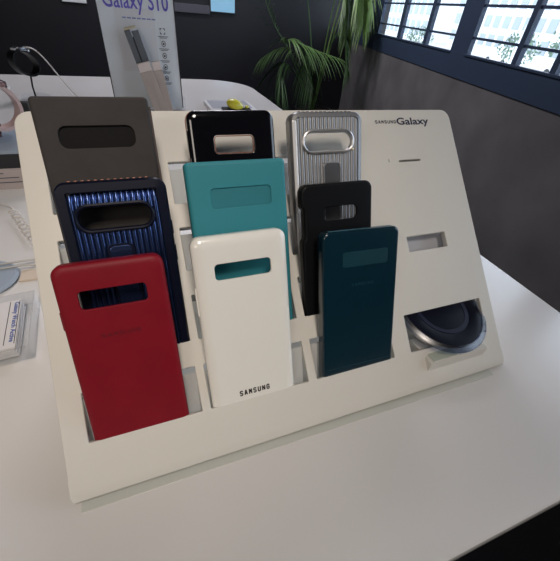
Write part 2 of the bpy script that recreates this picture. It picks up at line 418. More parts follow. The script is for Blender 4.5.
bm = bmesh.new(); ellipsoid(bm, (-1.65, 0, 2.36), (0.25, 0.1, 0.05)); link('lamp_head', bm, 'lampwhite', lp)
bm = bmesh.new(); lathe(bm, [(0.16, 0), (0.16, 0.06), (0.09, 0.1), (0.07, 0.3)], 16, Matrix.Translation((0.1, 0, 0))); link('foot', bm, 'lampwhite', lp)

# ------------------------------------------------------------------ far wall things
o = thing('wall_screen', 'light blue lit sheet high on the dark far wall', 'screen', (1.05, FARY, 0.18))
bxo('frame', (-0.125, -0.03, -0.005), (0.125, 0, 0.215), 'rail', o, 0.003)
bxo('screen', (-0.118, -0.033, 0.002), (0.118, -0.029, 0.208), 'bluesheet', o)
o = bxo('wall_rail', (0.42, FARY - 0.03, 0.155), (0.922, FARY, 0.222), 'rail', bev=0.003); tag(o, 'grey strip on the dark far wall left of the light blue sheet', 'rail')
o = thing('wall_plate', 'small pale bright plate at the top of the dark wall, upper left', 'plate', (-0.26, FARY, 0.158))
bxo('plate', (-0.095, -0.02, 0), (0.095, 0, 0.10), 'whiteplastic', o, 0.004); bxo('rim', (-0.1, -0.012, -0.004), (0.1, 0, 0.104), 'rail', o)

# ------------------------------------------------------------------ palm
palm = thing('potted_palm', 'green palm with drooping fronds in the dark corner beside the window', 'plant', (1.85, 3.45, FZ))
bm = bmesh.new(); lathe(bm, [(0.13, 0), (0.15, .02), (0.19, .34), (0.2, .36), (0.185, .36), (0.18, .33)], 28); link('pot', bm, 'pot', palm)
bm = bmesh.new(); lathe(bm, [(0.182, 0.31), (0.175, .335), (0.02, .345)], 28); link('soil', bm, 'soil', palm)
PB = Vector((1.85, 3.45, FZ))
def bez(pts, n):
    P = [Vector(p) for p in pts]; out = []
    for i in range(n + 1):
        t = i / n; Q = P[:]
        while len(Q) > 1: Q = [a.lerp(b, t) for a, b in zip(Q, Q[1:])]
        out.append(Q[0])
    return out
def frond(pts, leaf, start, m, droop=0.6, nl=34, width=0.006):
    """pts: world control points of the stalk; leaflets along the part after `start`"""
    C = [p - PB for p in bez(pts, 40)]
    bm = bmesh.new(); tube(bm, C, 0.006, 6, taper=lambda q: 1.3 - 1.0 * q); st = link('frond', bm, m, palm)
    bm = bmesh.new()
    for k in range(nl):
        u = start + (1 - start) * k / (nl - 1); i = min(int(u * 40), 39); p = C[i].lerp(C[i + 1], u * 40 - i)
        d = (C[i + 1] - C[i]).normalized()
        sd = d.cross(Vector((0, 0, 1))); sd = sd.normalized() if sd.length > 1e-3 else Vector((1, 0, 0))
        L = leaf * (0.55 + 0.6 * math.sin(math.pi * min(1, 0.15 + 0.8 * (u - start) / (1 - start)))) * random.uniform(.85, 1.15)
        for sg in (-1, 1):
            dirv = (sd * sg * 0.8 + d * (0.75 + random.uniform(-.1, .15)) + Vector((0, 0, random.uniform(-.1, .25)))).normalized()
            nrm = dirv.cross(Vector((0, 0, 1))).normalized()
            prev = None
            for j in range(7):
                s = j / 6; c = p + dirv * L * s + Vector((0, 0, -droop * L * s * s))
                w = width * (0.35 + 1.3 * s if s < .4 else (1 - s) / .6 * .87 + 0.02)
                a, b = bm.verts.new(c - nrm * w + Vector((0, 0, .003))), bm.verts.new(c + nrm * w)
                if prev: bm.faces.new((prev[0], a, b, prev[1]))
                prev = (a, b)
    link('leaflets', bm, m, st)
b0 = (1.85, 3.45, FZ + 0.34)
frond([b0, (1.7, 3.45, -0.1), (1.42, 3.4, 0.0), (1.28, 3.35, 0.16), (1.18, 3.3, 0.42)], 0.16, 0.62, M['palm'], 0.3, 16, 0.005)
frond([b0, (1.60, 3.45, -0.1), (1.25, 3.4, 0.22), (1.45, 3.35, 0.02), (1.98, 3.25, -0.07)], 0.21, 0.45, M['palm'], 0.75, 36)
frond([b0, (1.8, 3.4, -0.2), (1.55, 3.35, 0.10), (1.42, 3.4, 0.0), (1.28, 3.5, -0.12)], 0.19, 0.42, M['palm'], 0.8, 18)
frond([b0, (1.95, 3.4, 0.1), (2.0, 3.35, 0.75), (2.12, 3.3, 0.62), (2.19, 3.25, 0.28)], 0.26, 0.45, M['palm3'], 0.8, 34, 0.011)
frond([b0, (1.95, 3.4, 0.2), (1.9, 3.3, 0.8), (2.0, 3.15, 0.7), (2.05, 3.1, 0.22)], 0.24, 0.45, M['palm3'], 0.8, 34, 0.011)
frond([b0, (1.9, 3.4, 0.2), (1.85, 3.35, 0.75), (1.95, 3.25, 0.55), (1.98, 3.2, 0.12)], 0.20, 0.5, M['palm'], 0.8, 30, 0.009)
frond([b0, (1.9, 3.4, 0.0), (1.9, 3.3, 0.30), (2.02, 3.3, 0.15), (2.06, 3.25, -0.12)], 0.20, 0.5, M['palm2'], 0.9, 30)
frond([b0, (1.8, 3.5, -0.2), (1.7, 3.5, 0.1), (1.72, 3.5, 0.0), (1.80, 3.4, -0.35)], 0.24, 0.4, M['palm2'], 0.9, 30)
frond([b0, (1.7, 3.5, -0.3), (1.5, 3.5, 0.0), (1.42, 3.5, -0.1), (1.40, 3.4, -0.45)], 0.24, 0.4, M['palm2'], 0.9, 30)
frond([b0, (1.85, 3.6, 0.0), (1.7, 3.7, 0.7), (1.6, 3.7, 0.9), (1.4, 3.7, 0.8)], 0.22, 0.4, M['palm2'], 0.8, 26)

# ------------------------------------------------------------------ table
tb = thing('display_table', 'large white display table with rounded corners under everything', 'table', (-0.5, 0.75, FZ))
bm = bmesh.new()
plate(bm, (-2.3, -0.867, 1.073, 0.885, (0.03, 0.19, 0.19, 0.03)), [], -FZ, 0.028, 0.003, 14); link('tabletop', bm, 'table', tb)
bxo('cabinet', (-1.9, -0.55, 0.08), (0.72, 0.55, -FZ - 0.028), 'tablebase', tb, 0.004)
bxo('plinth', (-1.8, -0.45, 0), (0.62, 0.45, 0.08), 'tablebase', tb)

# ------------------------------------------------------------------ the case stand
TH, PH = R(45.17), R(66.78)
DZ = 0.004                                                # the face hangs clear of the table
SW, SL = 0.42, 0.2906
stand = thing('display_stand', 'white sloping display stand with rows of slots holding phone cases', 'display stand', (0, 0, DZ))
PM = Matrix.Rotation(TH, 4, 'X')                           # panel frame: x across, y up the slope, z out of the face
ROWS = [0.0375 + 0.057 * k for k in range(4)]; SLOT_H = 0.0362
COLS = [(0.0165, 0.0985), (0.1055, 0.1925), (0.2005, 0.2845)]
PT = 0.004
LIP = 0.014
holes = [(c0, s, c1, s + SLOT_H, 0.0008) for s in ROWS for c0, c1 in COLS]
holes += [(0.3045, 0.0375, 0.4045, 0.0748, 0.001), (0.3278, 0.1365, 0.3775, 0.1525, 0.0005), (0.3390, 0.2327, 0.3664, 0.2346, 0.0003)]
bm = bmesh.new(); plate(bm, (0, LIP, SW, SL, (0.0003, 0.011, 0.011, 0.0003)), holes, 0, PT, 0.0008)
# rolled lower lip: slope continues, then turns down to the table
prof = []; y, z, a = LIP + 0.0012, 0.00002, 0.0
prof.append((y, z, a))
segs = [(0.0090, 0)] + [(0.0012, -3.2)] * 8
for ds, da in segs:
    a += R(da) * -1; y -= ds * math.cos(a); z -= ds * math.sin(a); prof.append((y, z, a))
outer, inner = [], []
nP = len(prof)
for i, (y, z, a) in enumerate(prof):
    left = LIP - y; e = max(0, left - 0.0095) / 0.0088
    cr = 0.007 * (1 - math.sqrt(max(0, 1 - min(1, e) ** 2)))
    ny, nz = math.sin(a) * 1, math.cos(a)
    ny = -ny
    outer.append([bm.verts.new((x, y, z)) for x in (cr, SW - cr)])
    inner.append([bm.verts.new((x, y - ny * PT, z - nz * PT)) for x in (cr, SW - cr)])
for i in range(nP - 1):
    bm.faces.new((outer[i][0], outer[i][1], outer[i + 1][1], outer[i + 1][0])); bm.faces.new((inner[i][0], inner[i + 1][0], inner[i + 1][1], inner[i][1]))
    for k in (0, 1): bm.faces.new((outer[i][k], outer[i + 1][k], inner[i + 1][k], inner[i][k]))
bm.faces.new((outer[-1][0], outer[-1][1], inner[-1][1], inner[-1][0]))
for v in bm.verts: v.co = PM @ v.co
minz = min(v.co.z for v in bm.verts)
for v in bm.verts:
    if v.co.z < -0.0016: v.co.z = -0.0016
fp = link('front_panel', bm, 'stand', stand)
# wedge body behind the face
yt, zt = SL * math.cos(TH), SL * math.sin(TH)
for x0 in (0.010, SW - 0.013):
    bm = bmesh.new()
    tri = [(0.03, -DZ + 0.0009), (yt + 0.002, -DZ + 0.0009), (yt + 0.002, zt - 0.012), (0.03, 0.030 - 0.0105)]
    a = [bm.verts.new((x0, p[0], p[1])) for p in tri]; b = [bm.verts.new((x0 + 0.003, p[0], p[1])) for p in tri]
    bridge(bm, a, b); bm.faces.new(a); bm.faces.new(b); link('side_panel', bm, 'stand', stand)
bxo('rear_strut', (0.013, yt - 0.002, -DZ + 0.0009), (SW - 0.013, yt + 0.002, 0.02), 'stand', stand)
bxo('shadow_band_plate', (0.006, -0.0068, -DZ), (SW - 0.022, yt, -DZ + 0.0009), 'shadowband', stand)  # added plate; its darker front strip paints the shadow band below the face
bxo('foot', (0.02, 0.013, -DZ + 0.0009), (SW - 0.02, 0.017, 0.006), 'stand', stand)
# pockets behind each slot
def slope(x, s): return Vector((x, s * math.cos(TH), s * math.sin(TH)))
def case_mtx(x, s, hid): return Matrix.Translation(slope(x, s)) @ Matrix.Rotation(PH, 4, 'X') @ Matrix.Translation((0, -hid, 0))
HID = 0.021
DB = SLOT_H * math.sin(PH - TH)
for s in ROWS:
    for c0, c1 in COLS:
        m = case_mtx(c0, s, HID); w = c1 - c0; t = 0.0014; bm = bmesh.new()
        top = HID + SLOT_H * math.cos(PH - TH)
        box(bm, (-t, -t, -DB - t - 0.0005), (w + t, top - 0.006, -DB - 0.0005), m)      # backboard
        box(bm, (-t, -t, -DB), (w + t, 0, 0.0002), m)                                   # floor
        for x0, x1 in ((-t, 0), (w, w + t)):
            v = [bm.verts.new(m @ Vector(q)) for q in ((x0, 0, 0), (x0, HID - 0.011, 0), (x0, top - 0.012, -DB), (x0, 0, -DB))]
            u = [bm.verts.new(m @ Vector(q)) for q in ((x1, 0, 0), (x1, HID - 0.011, 0), (x1, top - 0.012, -DB), (x1, 0, -DB))]
            bridge(bm, v, u); bm.faces.new(v); bm.faces.new(u)
        box(bm, (-t, -t, 0.0003), (w + t, HID - 0.0125, 0.0003 + t), m)                 # front wall
        link('pocket', bm, 'pocket', stand)
bm = bmesh.new(); box(bm, (0.318, 0.128, -0.016), (0.386, 0.162, -0.0145), PM); link('backing_card', bm, 'greytray', stand)
bm = bmesh.new(); box(bm, (0.334, 0.229, -0.0085), (0.372, 0.239, -0.007), PM); link('slit_backing', bm, 'ink', stand)
# printing on the face
LR = (TH, 0, 0)
caps('logo_lettering', 'SAMSUNG', 0.0262, 0.0037, 'logo', stand, slope(0.3192, 0.2752), LR)
text('logo_lettering', 'Galaxy', 0.0425, 0.0075, 'logo', stand, slope(0.3462, 0.2738), LR, bold=0.022)
bm = bmesh.new(); box(bm, (0.3258, 0.2330, 0), (0.3264, 0.2362, 0.0002), PM); link('tick_mark', bm, 'faint', stand)

# charger bracket in the big opening
CA = R(15)
cm = Matrix.Translation(slope(0, 0.050)) @ Matrix.Rotation(CA, 4, 'X')
bm = bmesh.new(); box(bm, (0.3300, 0.004, -0.0116), (0.3880, 0.055, -0.0092), cm, 0.0004); link('charger_shelf', bm, 'pocket', stand)
bm = bmesh.new(); box(bm, (0.3185, 0.0110, 0.0055), (0.3930, 0.0450, 0.0220), None, 0.0008); link('charger_ledge', bm, 'stand', stand)
bm = bmesh.new(); box(bm, (0.3230, 0.0130, 0.0220), (0.3535, 0.0230, 0.0228), None, 0.0003); link('pad_strip', bm, 'greenacryl', stand)
bm = bmesh.new(); box(bm, (0.3000, 0.0300, -0.030), (0.4060, 0.0860, -0.0285), PM); link('opening_backboard', bm, 'pocket', stand)

# ------------------------------------------------------------------ wireless charger
ch = thing('wireless_charger', 'round black wireless charging pad with clear rim in the lower right opening', 'wireless charger', cm @ Vector((0.3606, 0.0250, -0.0086)) + Vector((0, 0, DZ)), (CA, 0, 0))
RR = 0.0500; TZ = 0.0138
bm = bmesh.new(); lathe(bm, [(0.030, 0.0), (0.040, 0.0012), (RR - 0.006, 0.0055), (RR - 0.0035, 0.0085), (RR - 0.0045, 0.0112), (RR - 0.010, TZ - 0.0016),
      (0.032, TZ - 0.0030), (0.031, TZ - 0.0034), (0.0265, TZ - 0.0034), (0.0255, TZ - 0.0028), (0.001, TZ - 0.0026)], 72); link('pad', bm, 'charger', ch)
bm = bmesh.new(); lathe(bm, [(0.0262, TZ - 0.0036), (0.0268, TZ - 0.0026), (0.0310, TZ - 0.0026), (0.0316, TZ - 0.0036)], 64); link('grip_ring', bm, 'ring', ch)
bm = bmesh.new()
prof = [(RR - 0.0032, 0.0070), (RR + 0.0008, 0.0072), (RR + 0.0022, 0.0090), (RR + 0.0008, 0.0106), (RR - 0.004, 0.0125), (RR - 0.0045, 0.0116), (RR - 0.0028, 0.0098)]
rings = [[bm.verts.new((r * math.cos(2 * math.pi * k / 72), r * math.sin(2 * math.pi * k / 72), z)) for k in range(72)] for r, z in prof]
for i in range(len(rings)): bridge(bm, rings[i], rings[(i + 1) % len(rings)])
link('clear_rim', bm, 'rimclear', ch)
caps('lettering', 'SAMSUNG', 0.020, 0.0026, 'faint', ch, (-0.018, 0.0255, TZ - 0.0030), (0, 0, 0))

# ------------------------------------------------------------------ phone cases
def case_root(name, label, x, s, hid=HID, rz=0):
    o = thing(name, label, 'phone case', group='phone cases in the stand')
    o.matrix_basis = Matrix.Translation((0, 0, DZ)) @ case_mtx(x, s, hid) @ Matrix.Rotation(R(rz), 4, 'Z'); return o
FLAT = (0, 0, 0)
def buttons(o, x, ys, m, t):
    for y0, y1 in ys: bxo('button', (x - 0.0008, y0, -t * 0.7), (x + 0.0006, y1, -t * 0.38), m, o, 0.0005)

# red leather
o = case_root('leather_phone_case', 'red leather phone case in the front row at the left', 0.0200, ROWS[0])
w, h = 0.0682, 0.152
bm = bmesh.new(); tub(bm, (0, 0, w, h, 0.0075), [(0.0127, 0.121, 0.0545, 0.1338, 0.0028)], 0.009, rnd=0.0030, soft=0.0050); link('shell', bm, 'redleather', o)
caps('embossed_lettering', 'SAMSUNG', 0.025, 0.0032, 'redemboss', o, (0.021, 0.0993, 0.0), FLAT, ext=0.00005)
buttons(o, 0.0, [(0.108, 0.121)], 'redleather', 0.009)
# white gloss
o = case_root('glossy_phone_case', 'white glossy phone case with black lettering, front row centre', 0.1071, ROWS[0])
w, h = 0.0722, 0.1592
bm = bmesh.new(); tub(bm, (0, 0, w, h, 0.0075), [(0.0150, 0.1262, 0.0580, 0.1385, 0.0030)], 0.0088, rnd=0.0038, soft=0.0085); link('shell', bm, 'whitegloss', o)
caps('lettering', 'SAMSUNG', 0.0260, 0.0050, 'ink', o, (0.0228, 0.0250, 0.0), FLAT)
buttons(o, 0.0, [(0.100, 0.122)], 'whitegloss', 0.0088)
# dark teal gloss
o = case_root('flip_phone_cover', 'dark glossy teal phone cover, front row at the right', 0.2066, ROWS[0], rz=-1.5)
w, h = 0.0736, 0.1513
bm = bmesh.new(); tub(bm, (0, 0, w, h, 0.0055), [], 0.010, rnd=0.0022); link('shell', bm, 'tealgloss', o)
bm = bmesh.new(); plate(bm, (0.0178, 0.1205, 0.0625, 0.1335, 0.0022), [], 0.00012, 0.0004, 0.00005); link('display_window', bm, 'tealwin', o)
caps('lettering', 'SAMSUNG', 0.022, 0.0027, 'tealwin', o, (0.027, 0.103, 0.0), FLAT, ext=0.00005)
bm = bmesh.new(); box(bm, (0.006, h - 0.0014, -0.0052), (w - 0.006, h + 0.0004, -0.0030), bev=0.0004); link('bright_edge', bm, 'tealedge', o)
bm = bmesh.new(); box(bm, (0.004, 0.0262, -0.0001), (w - 0.004, 0.0267, 0.00012)); link('hinge_crease', bm, 'tealwin', o)

# ribbed rugged case ---------------------------------------------------------
def ribbed(name, label, x, s, w, h, win, nrib, mb, mrim, mframe, amp, kx, ky, face0, curve=0.0):
    o = case_root(name, label, x, s)
    t = 0.0100; rim = face0
    bm = bmesh.new()                                              # bumper all round, open in the middle
    rect = (0, 0, w, h, 0.008)
    pr = [(rim, -0.0012), (rim - 0.0006, 0.0), (0.0016, -0.0004), (0.0005, -0.0016), (0, -0.0035), (0, -t), (0.0018, -t), (0.0018, -0.003), (rim, -0.003)]
    rg = [loop(bm, inset_rr(rect, d, 8), z) for d, z in pr]
    for i in range(len(rg)): bridge(bm, rg[i], rg[(i + 1) % len(rg)])
    link('bumper', bm, mrim, o)
    # corrugated back with the camera opening left free
    x0, x1, y0, y1 = win; cy, r = (y0 + y1) / 2, (y1 - y0) / 2
    a, b = rim - 0.0004, w - rim + 0.0004; N = nrib * 8; pitch = (b - a) / nrib
    bm = bmesh.new(); prevc = None; ya, yb = rim - 0.0004, h - rim + 0.0004
    for i in range(N + 1):
        X = a + (b - a) * i / N
        z = -0.0013 + amp * (abs(math.sin(math.pi * (X - a) / pitch)) ** 0.8)
        e = max(0, 0.0055 - min(X - a, b - X)); cut = 0.0055 - math.sqrt(max(0, 0.0055 ** 2 - e * e))
        lo, hi = ya + cut, yb - cut
        if x0 <= X <= x1:
            dx = max(0, (x0 + r) - X, X - (x1 - r)); hh = math.sqrt(max(0, r * r - dx * dx))
        else: hh = 0
        c0 = y1 + 0.0006
        ys = [lo, cy - hh, cy + hh] + [c0 + (hi - c0) * q / 8 for q in range(9)]
        col = []
        for q in ys:
            dz = -0.5 * curve * max(0.0, q - c0) ** 2
            col.append((bm.verts.new((X, q, z + dz)), bm.verts.new((X, q, -0.0024 + dz))))
        nn = len(ys)
        if prevc:
            for k in [0] + list(range(2, nn - 1)):
                bm.faces.new((prevc[k][0], col[k][0], col[k + 1][0], prevc[k + 1][0])); bm.faces.new((prevc[k][1], prevc[k + 1][1], col[k + 1][1], col[k][1]))
            for k in (0, 1, 2, nn - 1): bm.faces.new((prevc[k][0], prevc[k][1], col[k][1], col[k][0]))
        prevc = col
    link('ribbed_back', bm, mb, o, ang=60)
    bm = bmesh.new()                                              # raised surround of the camera opening
    rc = (x0, y0, x1, y1, r - 0.0001)
    pr = [(0.0006, -0.0026), (-0.0000, 0.0004), (-0.0010, 0.0010), (-0.0022, 0.0004), (-0.0026, -0.0012), (-0.0026, -0.0026)]
    rg = [loop(bm, inset_rr(rc, d, 8), z) for d, z in pr]
    for i in range(len(rg)): bridge(bm, rg[i], rg[(i + 1) % len(rg)])
    link('camera_surround', bm, mframe, o)
    kw = 0.0150
    kb = bmesh.new(); rc = (kx, ky - 0.055, kx + kw, ky, 0.003)   # kickstand
    plate(kb, rc, [], 0.0006, 0.0018, 0.0006); ks = link('kickstand', kb, mb if mb != 'silver' else 'silverdark', o)
    bm = bmesh.new(); pr = [(0.0, -0.001), (0.0, 0.0010), (-0.0012, 0.0010), (-0.0014, -0.001)]
    rg = [loop(bm, inset_rr(rc, d, 6), z) for d, z in pr]
    for i in range(4): bridge(bm, rg[i], rg[(i + 1) % 4])
    link('kickstand_surround', bm, mframe, ks)
    return o
o = ribbed('rugged_phone_case', 'navy ribbed rugged phone case with kickstand, middle row at the left', 0.0280, ROWS[1], 0.0707, 0.1490, (0.0112, 0.0582, 0.1165, 0.1320), 16,
       'navy', 'navydark', 'navydark', 0.0013, 0.0264, 0.1045, 0.0076, curve=62.0)
bm = bmesh.new()
for k in range(13): box(bm, (0.0095 + k * 0.0040, 0.1488, -0.0062), (0.0115 + k * 0.0040, 0.1495, -0.0024), bev=0.0003)
link('grip_teeth', bm, 'copper', o)
buttons(o, 0.0707, [(0.088, 0.100), (0.108, 0.118)], 'navydark', 0.010)
o = ribbed('rugged_phone_case', 'silver ribbed rugged phone case with kickstand, back row at the right', 0.2042, ROWS[2], 0.0696, 0.1405, (0.0124, 0.0585, 0.1085, 0.1242), 16,
       'silver', 'silver', 'chrome', 0.0012, 0.0303, 0.0985, 0.0050)
bm = bmesh.new(); box(bm, (0.0016, 0.010, -0.0022), (0.0056, 0.134, 0.0005), bev=0.0012); link('edge_glint', bm, 'glintlug', o)  # light caught by the left edge, painted as a pale raised strip
bm = bmesh.new()
for k in range(13): box(bm, (0.0085 + k * 0.0040, 0.1402, -0.0062), (0.0105 + k * 0.0040, 0.1409, -0.0018), bev=0.0003)
link('grip_teeth', bm, 'silver', o)
bm = bmesh.new(); ellipsoid(bm, (0.0585, 0.1095, 0.001), (0.0012, 0.0012, 0.0006), 6); link('gold_dot', bm, 'gold', o)

# teal silicone
o = case_root('silicone_phone_case', 'matt teal silicone phone case with closed camera recess, middle row centre', 0.1125, ROWS[1])
w, h = 0.0772, 0.1572
bm = bmesh.new(); tub(bm, (0, 0, w, h, 0.0035), [(0.0168, 0.1232, 0.0638, 0.1378, 0.0030)], 0.0100, rnd=0.0030); link('shell', bm, 'teal', o)
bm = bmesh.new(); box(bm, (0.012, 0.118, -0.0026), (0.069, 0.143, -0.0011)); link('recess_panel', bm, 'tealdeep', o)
bm = bmesh.new(); box(bm, (w - 0.0006, 0.030, -0.0099), (w + 0.0012, 0.148, -0.0050), bev=0.0006); link('dark_edge', bm, 'tealin', o)
# black with soft notch
o = case_root('slim_phone_case', 'matt black phone case with side notch, middle row at the right', 0.2020, ROWS[1])
w, h = 0.0685, 0.1355
bm = bmesh.new(); tub(bm, (0, 0, w, h, 0.0070), [(0.0205, 0.1045, 0.0525, 0.1160, 0.0042)], 0.0086, rnd=0.0024, notch=(0.088, 0.118, 0.0024)); link('shell', bm, 'blackgrey', o)
# glossy black, copper rim
o = case_root('glossy_phone_case', 'small glossy black phone case with copper rim, back row centre', 0.1212, ROWS[2])
w, h = 0.0695, 0.1420
bm = bmesh.new(); tub(bm, (0, 0, w, h, 0.0075), [(0.0188, 0.1100, 0.0512, 0.1240, 0.0032)], 0.0076, rnd=0.0034, soft=0.0055); link('shell', bm, 'blackgloss', o)
bm = bmesh.new(); rc = (0.0192, 0.1104, 0.0508, 0.1236, 0.0030)
pr = [(0, -0.0010), (0.0006, -0.0010), (0.0006, -0.0022), (0, -0.0022)]
rg = [loop(bm, inset_rr(rc, d, 8), z) for d, z in pr]
for i in range(4): bridge(bm, rg[i], rg[(i + 1) % 4])
link('camera_rim', bm, 'copper', o)
bm = bmesh.new(); rc = (0, 0, w, h, 0.0075); pr = [(0.0002, -0.0074), (-0.0005, -0.0078), (0.0002, -0.0088), (0.0016, -0.0088), (0.0016, -0.0076)]
rg = [loop(bm, inset_rr(rc, d, 8), z) for d, z in pr]
for i in range(5): bridge(bm, rg[i], rg[(i + 1) % 5])
link('rim', bm, 'copper', o)
bm = bmesh.new(); plate(bm, (-0.0010, 0.108, 0.0012, 0.128, 0.0005), [], -0.0024, 0.0042, 0.0004); link('button_cover', bm, 'blackgloss', o)
# dark grey leather
o = case_root('leather_phone_case', 'dark grey leather phone case in the back row, top left', 0.0230, ROWS[2])
w, h = 0.0730, 0.1505
bm = bmesh.new(); tub(bm, (0, 0, w, h, 0.0030), [(0.0128, 0.1178, 0.0608, 0.1320, 0.0052)], 0.0105, rnd=0.0024); link('shell', bm, 'greyleather', o)
bm = bmesh.new(); box(bm, (0.007, 0.112, -0.0032), (0.066, 0.137, -0.0018)); link('recess_panel', bm, 'blackinset', o)
bm = bmesh.new(); box(bm, (w - 0.0010, 0.020, -0.0104), (w + 0.0016, 0.145, -0.0054), bev=0.0008); link('pale_edge', bm, 'lining', o)

# ------------------------------------------------------------------ information board
bd = thing('information_board', 'grey blue upright board with purple heading and small icons behind the stand', 'sign', (0.135, 1.10, 0))
bxo('panel', (-0.099, -0.003, 0.006), (0.0945, 0.003, 0.34), 'board', bd, 0.001)
bxo('edge', (-0.1010, -0.004, 0.006), (-0.0985, 0.004, 0.341), 'ink', bd); bxo('edge', (0.0942, -0.004, 0.006), (0.0967, 0.004, 0.341), 'ink', bd)
bxo('window_reflection', (-0.060, -0.0036, 0.105), (0.040, -0.0029, 0.250), 'boardreflect', bd)  # window's reflection in the board, painted as a pale patch
text('heading_lettering', 'Galaxy S10', 0.164, 0.036, 'purple', bd, (-0.0835, -0.0037, 0.2485), (R(90), 0, 0), bold=0.01)
bm = bmesh.new()
for k in range(7): box(bm, (-0.042 + k * 0.0125, -0.0042, 0.2265), (-0.042 + k * 0.0125 + 0.0095, -0.0036, 0.2295))
link('subheading', bm, 'purplepale', bd)
ys = [0.203, 0.174, 0.145, 0.117, 0.088]
for k, z in enumerate(ys):
    bm = bmesh.new(); cx = 0.058 - k * 0.0006
    if k == 0:
        for sx in (-1, 1):
            for sz in (-1, 1):
                box(bm, (cx + sx * 0.006 - 0.0008, -0.0042, z + sz * 0.0045 - 0.0022), (cx + sx * 0.006 + 0.0008, -0.003, z + sz * 0.0045 + 0.0022))
                box(bm, (cx + sx * 0.0042 - 0.0022, -0.0042, z + sz * 0.006 - 0.0008), (cx + sx * 0.0042 + 0.0022, -0.003, z + sz * 0.006 + 0.0008))
    else:
        n = 14; tube(bm, [(cx + 0.0052 * math.cos(6.2832 * q / n), -0.0036, z + 0.0066 * math.sin(6.2832 * q / n)) for q in range(n)], 0.0007, 5, closed=True)
        box(bm, (cx - 0.002, -0.0042, z - 0.0028), (cx + 0.002, -0.003, z + 0.002))
    ic = link('icon', bm, 'ink', bd)
    bm = bmesh.new(); box(bm, (cx - 0.014, -0.0041, z - 0.0128), (cx + 0.014, -0.003, z - 0.0116)); box(bm, (cx - 0.010, -0.0041, z - 0.0160), (cx + 0.010, -0.003, z - 0.0148))
    link('caption_line', bm, 'faint', ic)
bm = bmesh.new(); box(bm, (-0.10, -0.018, 0), (0.099, 0.018, 0.006), bev=0.001); link('foot', bm, 'acryl', bd)
bm = bmesh.new(); box(bm, (0.0975, -0.015, 0.004), (0.1035, 0.012, 0.036), bev=0.001); link('side_bracket', bm, 'acryl', bd)

# tan covers and dark slab standing before the board
def leaning(name, label, cat, x, y, deg): return thing(name, label, cat, (x, y, 0.0), (0, R(deg), 0))
o = leaning('folded_leaflet', 'tan folded leaflet standing before the grey board, left one of the two', 'leaflet', 0.1420, 1.045, -14)
bxo('cover', (0, -0.012, 0.009), (0.036, 0.0, 0.112), 'tan', o, 0.001); bxo('pale_top', (0.001, -0.011, 0.1122), (0.035, -0.001, 0.134), 'tanpale', o, 0.001)
bxo('foot_tab', (0.0, -0.012, 0.0), (0.036, 0.01, 0.0088), 'tan', o)
o = leaning('folded_leaflet', 'tan folded leaflet standing before the grey board, right one of the two', 'leaflet', 0.1715, 1.060, -10)
bxo('cover', (0, -0.012, 0.005), (0.025, 0.0, 0.114), 'tan', o, 0.001); bxo('pale_top', (0.0005, -0.011, 0.1142), (0.0245, -0.001, 0.136), 'tanpale', o, 0.001)
bxo('foot_tab', (0.0, -0.012, 0.0), (0.025, 0.004, 0.0048), 'tan', o)
o = leaning('phone_holder', 'dark metallic slab leaning between the grey board and the tan leaflets', 'holder', 0.1440, 1.071, -14)
bxo('slab', (-0.002, -0.006, 0.0), (0.013, 0.004, 0.208), 'steel', o, 0.001); bxo('second_slab', (0.016, -0.006, 0.004), (0.034, 0.004, 0.203), 'steel', o, 0.001)
bxo('pale_top', (0.0, -0.0062, 0.2082), (0.030, 0.0042, 0.2135), 'gold', o, 0.001)
bxo('spacer', (0.013, -0.003, 0.02), (0.016, 0.002, 0.19), 'blackinset', o)

# ------------------------------------------------------------------ tray with yellow pod
tr = thing('accessory_tray', 'shallow pale tray behind the black glossy case', 'tray', (0.386, 1.095, 0))
bm = bmesh.new(); plate(bm, (-0.076, -0.085, 0.078, 0.085, 0.006), [], 0.0125, 0.0125, 0.002); link('tray', bm, 'whiteplastic', tr)
bm = bmesh.new(); plate(bm, (-0.066, -0.03, 0.066, 0.074, 0.004), [], 0.0137, 0.0015, 0.0004); link('inlay', bm, 'greytray', tr)
bm = bmesh.new(); box(bm, (-0.070, -0.0855, 0.004), (-0.046, -0.0845, 0.0125)); link('label_strip', bm, 'faint', tr)
eb = thing('earbud_case', 'yellow oval pod on a black block at the edge of the pale tray', 'earbud case', (0.384, 1.030, 0.0138))
bxo('cradle', (-0.043, -0.028, 0), (0.045, 0.008, 0.010), 'blackgrey', eb, 0.002)
bm = bmesh.new(); ellipsoid(bm, (-0.004, -0.012, 0.0195), (0.027, 0.02, 0.0155), 16, rotm('Y', 18)); link('pod', bm, 'yellow', eb)
bm = bmesh.new(); ellipsoid(bm, (0.034, -0.012, 0.0135), (0.007, 0.007, 0.005), 10); link('ear_tip', bm, 'yellow', eb)
bm = bmesh.new(); ellipsoid(bm, (0.024, -0.012, 0.0145), (0.006, 0.006, 0.005), 10); link('small_cap', bm, 'whiteplastic', eb)

